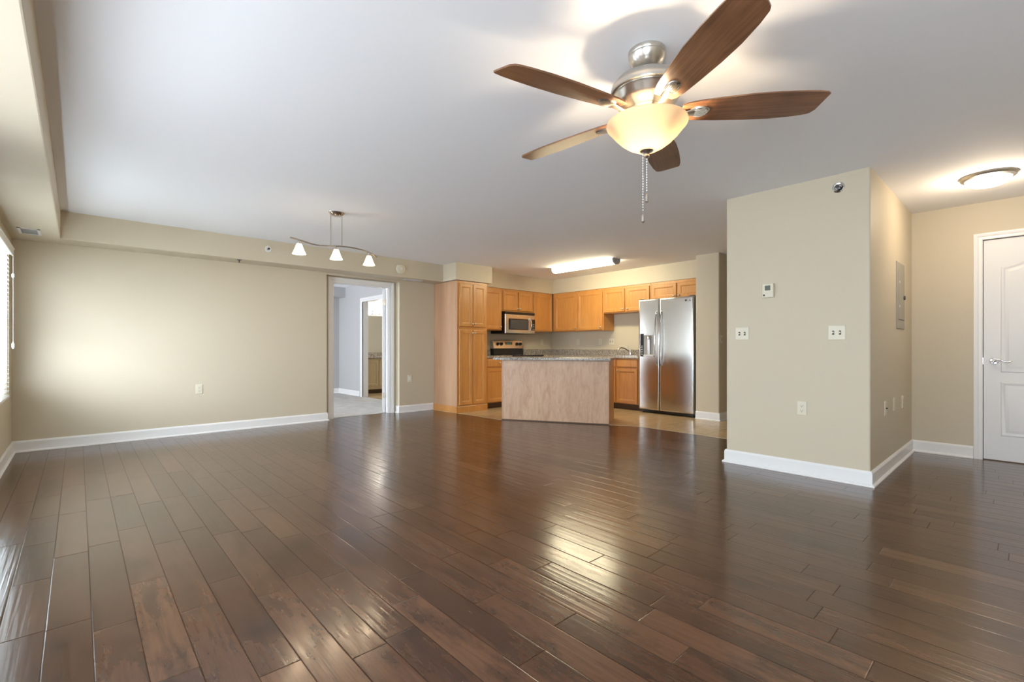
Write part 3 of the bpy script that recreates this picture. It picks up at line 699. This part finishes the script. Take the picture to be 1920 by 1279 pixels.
# ------------------------------------------------------------------ kitchen cabinets
DT = 0.02
def knob(parent, x, z, y=-DT):
    bm = bm_new(); lathe(bm, [(0.006, 0), (0.005, 0.012), (0.010, 0.016), (0.0155, 0.021), (0.0155, 0.026), (0.009, 0.031), (0.001, 0.032)], 18, Matrix.Translation((x, y, z)) @ Matrix.Rotation(PI / 2, 4, 'X'), cap=False)
    obj('knob', bm, 'nickel', parent, True)
def cab(name, label, loc, rz, W, D, z0, z1, doors=(), drawers=(), toe=0.0, side=None, group=None, cat='cabinet', body='maple'):
    t = thing(name, label, cat, loc, rz, group)
    bm = bm_new(); box(bm, 0, W, 0, D, z0 + toe, z1, bev=0.001)
    obj('body', bm, body, t)
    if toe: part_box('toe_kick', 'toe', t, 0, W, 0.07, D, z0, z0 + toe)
    for (x0, x1, a, b, kx, kz) in doors:
        bm = bm_new(); relief(bm, rect(x0, x1, a, b), [(0, -DT + 0.006), (0.003, -DT + 0.001), (0.007, -DT), (0.050, -DT), (0.055, -DT + 0.003), (0.061, -DT + 0.004), (0.066, -DT + 0.009), (0.068, -DT + 0.0095)], -0.0005)
        d = obj('door', bm, 'maple', t)
        if kx is not None: knob(d, kx, kz)
    for (x0, x1, a, b, kx, kz) in drawers:
        bm = bm_new(); relief(bm, rect(x0, x1, a, b), [(0, -DT + 0.006), (0.008, -DT + 0.002), (0.014, -DT)], -0.0005)
        d = obj('drawer', bm, 'maple', t)
        if kx is not None: knob(d, kx, kz)
    return t
# pantry: front frame plane Y=6.20
PW = 0.62
pn = cab('pantry_cabinet', 'tall maple pantry cabinet with four doors left of the kitchen', (4.485, 6.20, 0), 0, PW, 0.655, 0.10, SB - 0.004,
    doors=[(0.035, 0.305, 1.395, 2.095, 0.285, 1.44), (0.315, 0.585, 1.395, 2.095, 0.335, 1.44),
           (0.035, 0.305, 0.125, 1.345, 0.285, 1.29), (0.315, 0.585, 0.125, 1.345, 0.335, 1.29)])
part_box('side_panel', 'mapleside', pn, -0.004, 0.0, 0.002, 0.655, 0.10, SB - 0.004, label='plain pale side panel')
bm = bm_new(); sweep(bm, [(-0.004, 0.655), (-0.004, 0.0), (PW + 0.002, 0.0)], [(0, 0.003), (-0.014, 0.003), (-0.014, 0.097), (-0.008, 0.105), (0, 0.105)])
obj('base_molding', bm, 'maple', pn)
bm = bm_new(); box(bm, -0.010, -0.004, 0.645, 0.657, 0.10, SB - 0.004); obj('scribe_strip', bm, 'mapleside', pn)
YF = 6.52    # face frame of the range-wall uppers; doors stand 2 cm proud
XF = 7.085   # face frame of the fridge-wall uppers
UD = 0.335
G = None
cab('wall_cabinet', 'single-door wall cabinet between pantry and microwave', (5.115, YF, 0), 0, 0.60, UD, 1.37, SB - 0.003, doors=[(0.03, 0.575, 1.385, 2.095, 0.55, 1.43)])
cab('wall_cabinet', 'short two-door wall cabinet directly above the microwave', (5.72, YF, 0), 0, 0.80, UD, 1.725, SB - 0.003,
    doors=[(0.02, 0.385, 1.745, 2.095, 0.365, 1.785), (0.405, 0.78, 1.745, 2.095, 0.425, 1.785)])
cab('wall_cabinet', 'single-door wall cabinet right of the microwave, against the corner', (6.525, YF, 0), 0, 0.555, UD, 1.37, SB - 0.003, doors=[(0.015, 0.535, 1.385, 2.095, None, None)])
cab('wall_cabinet', 'tall two-door wall cabinet right of the kitchen corner', (XF, 6.50, 0), mX, 1.245, 0.32, 1.37, SB - 0.003,
    doors=[(0.055, 0.625, 1.385, 2.095, 0.595, 1.43), (0.645, 1.225, 1.385, 2.095, 1.195, 1.43)])
cab('wall_cabinet', 'short two-door wall cabinet over the sink', (XF, 5.252, 0), mX, 0.965, 0.32, 1.675, SB - 0.003,
    doors=[(0.015, 0.455, 1.69, 2.095, 0.425, 1.735), (0.49, 0.945, 1.69, 2.095, 0.52, 1.735)])
cab('wall_cabinet', 'short two-door wall cabinet above the refrigerator', (XF, 4.284, 0), mX, 0.93, 0.32, 1.84, SB - 0.003,
    doors=[(0.015, 0.465, 1.852, 2.095, 0.43, 1.89), (0.485, 0.92, 1.852, 2.095, 0.515, 1.89)])
# base cabinets
cab('base_cabinet', 'base cabinet with a drawer between pantry and range', (5.112, 6.25, 0), 0, 0.605, 0.605, 0.003, 0.872, doors=[(0.02, 0.58, 0.115, 0.70, 0.55, 0.66)], drawers=[(0.02, 0.58, 0.72, 0.855, 0.30, 0.79)], toe=0.10)
cab('base_cabinet', 'corner base cabinet right of the range', (6.495, 6.25, 0), 0, 0.34, 0.605, 0.003, 0.872, doors=[(0.02, 0.32, 0.115, 0.70, 0.29, 0.66)], drawers=[(0.02, 0.32, 0.72, 0.855, 0.17, 0.79)], toe=0.10)
cab('base_cabinet', 'long sink base cabinet left of the refrigerator', (6.84, 6.25, 0), mX, 1.89, 0.565, 0.003, 0.872,
    doors=[(0.04, 0.62, 0.115, 0.70, 0.58, 0.66), (0.64, 1.04, 0.115, 0.70, 0.68, 0.66), (1.06, 1.44, 0.115, 0.70, 1.40, 0.66), (1.46, 1.87, 0.115, 0.70, 1.485, 0.66)],
    drawers=[(0.04, 0.62, 0.72, 0.855, 0.33, 0.79), (0.64, 1.04, 0.72, 0.855, 0.84, 0.79), (1.06, 1.44, 0.72, 0.855, None, None), (1.46, 1.87, 0.72, 0.855, None, None)], toe=0.10)
# worktops
def gran(name, label, poly, splash=None):
    t = thing(name, label, 'countertop', (0, 0, 0))
    bm = bm_new(); prism(bm, poly, 0.874, 0.914)
    es = [e for e in bm.edges if abs(e.verts[0].co.z - e.verts[1].co.z) < 1e-4]
    bmesh.ops.bevel(bm, geom=es, offset=0.006, segments=2, affect='EDGES', profile=0.5)
    obj('slab', bm, 'granite', t)
    if splash:
        bm = bm_new()
        for b in splash: box(bm, *b)
        obj('backsplash', bm, 'granite', t)
    return t
gran('countertop', 'speckled granite worktop piece between pantry and range', [(5.112, 6.225), (5.718, 6.225), (5.718, 6.855), (5.112, 6.855)], [(5.112, 5.718, 6.838, 6.857, 0.914, 1.02)])
gran('countertop', 'long L-shaped speckled granite worktop with the sink', [(6.495, 6.225), (6.80, 6.225), (6.80, 4.34), (7.405, 4.34), (7.405, 6.855), (6.495, 6.855)],
     [(6.495, 7.405, 6.838, 6.857, 0.914, 1.02), (7.387, 7.406, 4.34, 6.838, 0.914, 1.02)])
# sink and faucet
t = thing('kitchen_sink', 'stainless sink rim set in the worktop left of the refrigerator', 'sink', (7.08, 4.80, 0.914))
bm = bm_new()
for a in ((-0.22, 0.20, -0.38, -0.355), (-0.22, 0.20, 0.355, 0.38), (-0.22, -0.195, -0.355, 0.355), (0.14, 0.20, -0.355, 0.355), (-0.195, 0.14, -0.012, 0.012)): box(bm, a[0], a[1], a[2], a[3], 0, 0.004)
obj('rim', bm, 'steel', t)
part_box('basin', 'dgrey', t, -0.195, 0.14, -0.355, 0.355, 0.0005, 0.0015)
t = thing('kitchen_faucet', 'chrome faucet with a low curved spout and lever beside the refrigerator', 'faucet', (7.26, 4.80, 0.918))
bm = bm_new(); lathe(bm, [(0.030, 0), (0.028, 0.010), (0.020, 0.016), (0.019, 0.075), (0.016, 0.090), (0.006, 0.096)], 24); obj('body', bm, 'chrome', t, True)
bm = bm_new(); tube(bm, [(-0.005, 0.003, 0.05), (-0.05, 0.03, 0.095), (-0.10, 0.06, 0.125), (-0.15, 0.09, 0.135), (-0.19, 0.11, 0.120), (-0.20, 0.118, 0.10)], [0.014, 0.013, 0.012, 0.011, 0.011, 0.011], 12); obj('spout', bm, 'chrome', t, True)
bm = bm_new(); tube(bm, [(0, 0, 0.09), (-0.015, 0.02, 0.12), (-0.03, 0.045, 0.165)], [0.009, 0.007, 0.006], 10); obj('handle', bm, 'chrome', t, True)

# ------------------------------------------------------------------ island
IA = Vector((4.57, 5.208)); IB = Vector((5.33, 3.862)); dv = (IB - IA).normalized(); nv = Vector((-dv.y, dv.x))
L = (IB - IA).length; ang = math.atan2(dv.y, dv.x)   # local x along the long face; local +y = away from the living room
isl = thing('kitchen_island', 'kitchen island with a pale figured wood back, set at an angle', 'kitchen island', (IA.x, IA.y, 0), ang)
part_box('body', 'maple', isl, 0.012, L - 0.008, 0.012, 0.53, 0.10, 0.872)
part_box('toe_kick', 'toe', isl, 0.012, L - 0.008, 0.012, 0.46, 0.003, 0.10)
part_box('back_panel', 'birch', isl, 0.018, L - 0.018, 0.0, 0.012, 0.003, 0.872, label='pale figured wood back panel')
for x0, x1, s in ((0.0, 0.018, 0), (L - 0.018, L, 1)):
    part_box('corner_strip', 'mapleside', isl, x0, x1, -0.004, 0.012, 0.003, 0.872)
part_box('end_panel', 'mapleside', isl, 0.0, 0.012, 0.012, 0.55, 0.003, 0.872)
part_box('end_panel', 'maple', isl, L - 0.008, L, 0.012, 0.60, 0.003, 0.872)
bm = bm_new(); box(bm, 0.0, L, -0.012, -0.004, 0.0, 0.014); obj('floor_strip', bm, 'toe', isl)
for k in range(3):
    x0 = 0.03 + k * 0.50
    bm = bm_new(); R = Matrix.Translation((0, 0.53, 0)) @ Matrix.Diagonal((1, -1, 1, 1))
    relief(bm, rect(x0, x0 + 0.47, 0.115, 0.70), [(0, -DT + 0.004), (0.004, -DT), (0.050, -DT), (0.064, -DT + 0.009)], -0.0005)
    for v in bm.verts: v.co = R @ v.co
    obj('door', bm, 'maple', isl)
    bm = bm_new(); relief(bm, rect(x0, x0 + 0.47, 0.72, 0.855), [(0, -DT + 0.004), (0.01, -DT)], -0.0005)
    for v in bm.verts: v.co = R @ v.co
    obj('drawer', bm, 'maple', isl)
def ipt(a, b): p = IA + dv * a + nv * b; return (p.x, p.y)
gran('island_countertop', 'speckled granite top of the island', [ipt(-0.10, -0.10), ipt(L + 0.03, -0.10), ipt(L + 0.03, 0.63), ipt(-0.10, 0.63)])

# ------------------------------------------------------------------ range
rg = thing('kitchen_range', 'stainless electric range with black cooktop behind the island', 'range', (5.722, 6.20, 0))
RW = 0.768
part_box('body', 'black', rg, 0.002, RW - 0.002, 0.02, 0.64, 0.02, 0.895)
part_box('cooktop', 'blackgl', rg, 0, RW, -0.005, 0.60, 0.895, 0.918, bev=0.004, label='black glass cooktop')
bm = bm_new(); box(bm, 0.01, RW - 0.01, -0.02, 0.02, 0.23, 0.80, bev=0.004); od = obj('oven_door', bm, 'steel', rg)
part_box('oven_window', 'blackgl', od, 0.14, RW - 0.14, -0.0225, -0.019, 0.38, 0.66)
bm = bm_new(); tube(bm, [(0.06, -0.055, 0.75), (RW - 0.06, -0.055, 0.75)], 0.011, 12); tube(bm, [(0.09, -0.055, 0.75), (0.09, -0.015, 0.75)], 0.008, 8); tube(bm, [(RW - 0.09, -0.055, 0.75), (RW - 0.09, -0.015, 0.75)], 0.008, 8)
obj('handle', bm, 'steel', od, True)
part_box('storage_drawer', 'steel', rg, 0.01, RW - 0.01, -0.018, 0.02, 0.05, 0.215, bev=0.004)
bm = bm_new()
prof = [(0.545, 0.915), (0.560, 1.035), (0.56, 1.04), (0.655, 1.04), (0.655, 0.915)]
ra = [bm.verts.new((0.004, y, z)) for y, z in prof]; rb = [bm.verts.new((RW - 0.004, y, z)) for y, z in prof]
for i in range(len(prof)): j = (i + 1) % len(prof); bm.faces.new((ra[i], ra[j], rb[j], rb[i]))
bm.faces.new(ra); bm.faces.new(rb); obj('backguard_base', bm, 'black', rg)
# steel control panel with arched top, leaning back
bm = bm_new(); n = 20; top = [1.185 + 0.020 * (1 - (2 * k / n - 1) ** 2) for k in range(n + 1)]
out = [(0.0, 1.035), (RW, 1.035)] + [(RW - RW * k / n, top[k]) for k in range(n + 1)]
relief(bm, out, [(0, 0.545), (0.006, 0.540), (0.010, 0.540)], 0.655)
for v in bm.verts:
    if v.co.y < 0.6: v.co.y += (v.co.z - 1.035) * 0.22
cp = obj('control_panel', bm, 'steel', rg, label='stainless control panel with knobs and clock')
def onp(z): return 0.540 + (z - 1.035) * 0.22
part_box('display', 'blackgl', cp, 0.30, 0.475, onp(1.125) - 0.003, onp(1.125) + 0.02, 1.092, 1.160)
bm = bm_new()
for (x, g) in ((0.335, '1'), (0.365, '2'), (0.40, '0'), (0.43, '5')):
    for a in ((x, x + 0.003, 1.115, 1.128), (x, x + 0.003, 1.131, 1.144), (x + 0.015, x + 0.018, 1.115, 1.144), (x + 0.003, x + 0.015, 1.142, 1.145), (x + 0.003, x + 0.015, 1.115, 1.118)): box(bm, a[0], a[1], onp(1.125) - 0.0045, onp(1.125) - 0.0030, a[2], a[3])
obj('clock_digits', bm, 'led', cp)
for x in (0.105, 0.195, 0.60, 0.69):
    bm = bm_new(); lathe(bm, [(0.033, 0), (0.030, 0.012), (0.024, 0.016), (0.022, 0.032), (0.001, 0.034)], 24, Matrix.Translation((x, onp(1.125) + 0.002, 1.125)) @ Matrix.Rotation(PI / 2 - 0.2, 4, 'X'), cap=False)
    box(bm, x - 0.004, x + 0.004, onp(1.125) - 0.036, onp(1.125) - 0.02, 1.103, 1.150)
    obj('knob', bm, 'black', cp, True)
part_box('badge', 'chrome', cp, 0.37, 0.41, onp(1.06) - 0.003, onp(1.06) + 0.01, 1.054, 1.066, bev=0.002)
for (x, y, r) in ((0.2, 0.16, 0.09), (0.2, 0.43, 0.075), (0.57, 0.16, 0.075), (0.57, 0.43, 0.09)):
    bm = bm_new(); lathe(bm, [(r, 0.9181), (r, 0.9186), (r - 0.003, 0.9186), (r - 0.003, 0.9181)], 40, Matrix.Translation((x, y, 0)), cap=False); obj('burner_ring', bm, 'grille', rg)

# ------------------------------------------------------------------ microwave
mw = thing('microwave_oven', 'stainless over-the-range microwave with dark door glass', 'microwave', (5.735, 6.44, 0))
MW = 0.765
part_box('body', 'black', mw, 0.0, MW, 0.022, 0.41, 1.315, 1.715, label='black casing')
bm = bm_new(); relief(bm, rect(0.0, MW, 1.318, 1.672), [(0, 0.008), (0.006, 0.0), (0.012, -0.001)], 0.024); fr = obj('front', bm, 'steel', mw, label='stainless front')
part_box('door_glass', 'blackgl', fr, 0.080, 0.585, -0.0035, 0.0, 1.385, 1.592, bev=0.0015)
part_box('door_screen', 'dgrey', fr, 0.125, 0.555, -0.0045, -0.003, 1.405, 1.572)
part_box('keypad', 'blackgl', fr, 0.650, MW - 0.003, -0.0035, 0.0, 1.385, 1.592)
bm = bm_new()
for r in range(4):
    for c in range(3): box(bm, 0.695 + c * 0.021, 0.708 + c * 0.021, -0.0045, -0.003, 1.40 + r * 0.03, 1.412 + r * 0.03)
obj('key', bm, 'grille', fr)
bm = bm_new(); pts = [(0.625, -0.001, 1.365)] + [(0.625, -0.045 * math.sin(PI * k / 10) ** 0.6 - 0.004, 1.372 + 0.235 * k / 10) for k in range(1, 10)] + [(0.625, -0.001, 1.612)]
tube(bm, pts, 0.010, 10); obj('handle', bm, 'chrome', fr, True)
bm = bm_new(); lathe(bm, [(0.001, 0.004), (0.016, 0.003), (0.018, 0)], 20, Matrix.Translation((0.325, -0.001, 1.635)) @ Matrix.Rotation(PI / 2, 4, 'X') @ Matrix.Diagonal((1.4, 0.6, 1, 1)), cap=False); obj('badge', bm, 'chrome', fr, True)
part_box('vent_grille', 'black', mw, 0.0, MW, 0.004, 0.03, 1.676, 1.715)

# ------------------------------------------------------------------ refrigerator (local x = left to right)
fr = thing('refrigerator', 'stainless side-by-side refrigerator with water dispenser', 'refrigerator', (6.76, 4.315, 0), mX)
FW = 0.945; split = 0.372
part_box('cabinet_body', 'dgrey', fr, 0.008, FW - 0.008, 0.045, 0.64, 0.03, 1.825, bev=0.004, label='dark grey body')
def fdoor(x0, x1, z0, z1):
    bm = bm_new()
    relief(bm, rect(x0, x1, z0, z1), [(0, 0.018), (0.004, 0.006), (0.012, 0.0), (0.03, -0.001)], 0.045)
    return obj('door', bm, 'steel', fr, True)
fd1 = fdoor(0, split - 0.004, 0.055, 1.832); fd2 = fdoor(split + 0.004, FW, 0.055, 1.832)
for x, d in ((split - 0.040, fd1), (split + 0.040, fd2)):
    bm = bm_new(); n = 24; pts = []
    for k in range(n + 1):
        s = k / n; pts.append((x, -0.012 - 0.052 * math.sin(PI * s) ** 0.75, 0.775 + 0.845 * s))
    pts = [(x, 0.002, 0.772)] + pts + [(x, 0.002, 1.623)]
    tube(bm, pts, [(0.010, 0.014)] * len(pts), 14); obj('handle', bm, 'chrome', d, True)
bm = bm_new()
for a in ((0.035, 0.10, 0.905, 1.285), (0.10, 0.29, 1.255, 1.285), (0.10, 0.29, 0.905, 0.925), (0.28, 0.29, 0.905, 1.285)): box(bm, a[0], a[1], -0.006, 0.0, a[2], a[3])
dp = obj('dispenser_frame', bm, 'steel', fd1)
part_box('dispenser_recess', 'grille', dp, 0.10, 0.28, -0.002, 0.0, 0.925, 1.255)
part_box('control_strip', 'blackgl', dp, 0.036, 0.099, -0.009, -0.005, 0.912, 1.278)
bm = bm_new()
for k in range(6): box(bm, 0.058, 0.080, -0.0100, -0.0088, 0.935 + k * 0.028, 0.943 + k * 0.028)
obj('indicator', bm, 'whitep', dp)
bm = bm_new(); lathe(bm, [(0.035, 0), (0.038, 0.03), (0.032, 0.05)], 20, Matrix.Translation((0.195, -0.020, 1.195))); obj('spout_housing', bm, 'nickel', dp, True)
part_box('water_paddle', 'steel', dp, 0.172, 0.214, -0.022, -0.006, 0.94, 1.19, bev=0.004)
part_box('drip_tray', 'whitep', dp, 0.105, 0.275, -0.030, 0.0, 0.926, 0.938, bev=0.002)
part_box('base_grille', 'black', fr, 0.02, FW - 0.02, 0.03, 0.60, 0.02, 0.052)
bm = bm_new()
for x in (0.05, FW - 0.05): lathe(bm, [(0.018, 0.003), (0.018, 0.03)], 14, Matrix.Translation((x, 0.07, 0)))
obj('leveling_foot', bm, 'black', fr)
for x in (0.0, FW - 0.09):
    part_box('hinge_cover', 'dgrey', fr, x + 0.01, x + 0.08, 0.01, 0.12, 1.826, 1.842, bev=0.003)
def text(s, size, m, parent, loc, rot, name='lettering'):
    cu = bpy.data.curves.new(name, 'FONT'); cu.body = s; cu.size = size; cu.extrude = 0.0006; cu.align_x = 'LEFT'
    tmp = bpy.data.objects.new('tmp', cu); C.objects.link(tmp); dg = bpy.context.evaluated_depsgraph_get(); dg.update()
    me = bpy.data.meshes.new_from_object(tmp.evaluated_get(dg)); bpy.data.objects.remove(tmp); bpy.data.curves.remove(cu)
    me.name = name; me.materials.clear(); me.materials.append(M[m]); o = bpy.data.objects.new(name, me); C.objects.link(o)
    o.parent = parent; o.location = loc; o.rotation_euler = rot; return o
text('LG', 0.045, 'dgrey', fd2, (0.845, -0.0016, 1.755), (PI / 2, 0, 0))
bm = bm_new(); lathe(bm, [(0.017, 0), (0.017, 0.001), (0.001, 0.0011)], 24, Matrix.Translation((0.818, -0.001, 1.770)) @ Matrix.Rotation(PI / 2, 4, 'X'), cap=False); obj('emblem', bm, 'dgrey', fd2)

# ------------------------------------------------------------------ bathroom seen through the two doorways
VX0, VX1, VY = 4.64, 5.9, 10.22
vt = cab('bathroom_vanity', 'wooden vanity cabinet in the bathroom beyond the bedroom', (VX0, VY, 0), 0, VX1 - VX0, 0.52, 0.003, 0.80,
    doors=[], toe=0.09, body='vanity', cat='vanity')
for x0, x1 in ((0.04, 0.50), (0.52, 0.86), (0.88, 1.22)):
    bm = bm_new(); relief(bm, rect(x0, x1, 0.17, 0.76), [(0, -0.016), (0.004, -0.02), (0.05, -0.02), (0.06, -0.012)], -0.0005); obj('door', bm, 'vanity', vt)
t = thing('countertop', 'granite vanity top with backsplash under the bathroom mirror', 'countertop', (VX0, VY, 0))
part_box('slab', 'granite', t, -0.02, 1.28, -0.03, 0.52, 0.802, 0.835, bev=0.004)
part_box('backsplash', 'granite', t, -0.02, 1.28, 0.50, 0.525, 0.835, 0.93)
t = thing('bathroom_mirror', 'frameless mirror above the bathroom vanity', 'mirror', (VX0, 10.74, 0))
part_box('mirror_glass', 'mirror', t, 0.02, 1.25, 0.0, 0.006, 0.94, 1.83)
t = thing('vanity_light', 'lit row of globes above the bathroom mirror', 'wall light', (VX0, 10.745, 0))
part_box('back_bar', 'chrome', t, 0.02, 0.80, -0.03, 0.002, 1.86, 1.95, bev=0.004)
for k in range(4):
    bm = bm_new(); bmesh.ops.create_uvsphere(bm, u_segments=20, v_segments=12, radius=0.052, matrix=Matrix.Translation((0.10 + k * 0.20, -0.09, 1.905))); obj('globe', bm, 'vbulb', t, True)
point('vanity_lamp', (5.3, 10.2, 1.95), 16, (1.0, 0.93, 0.82), 0.12)
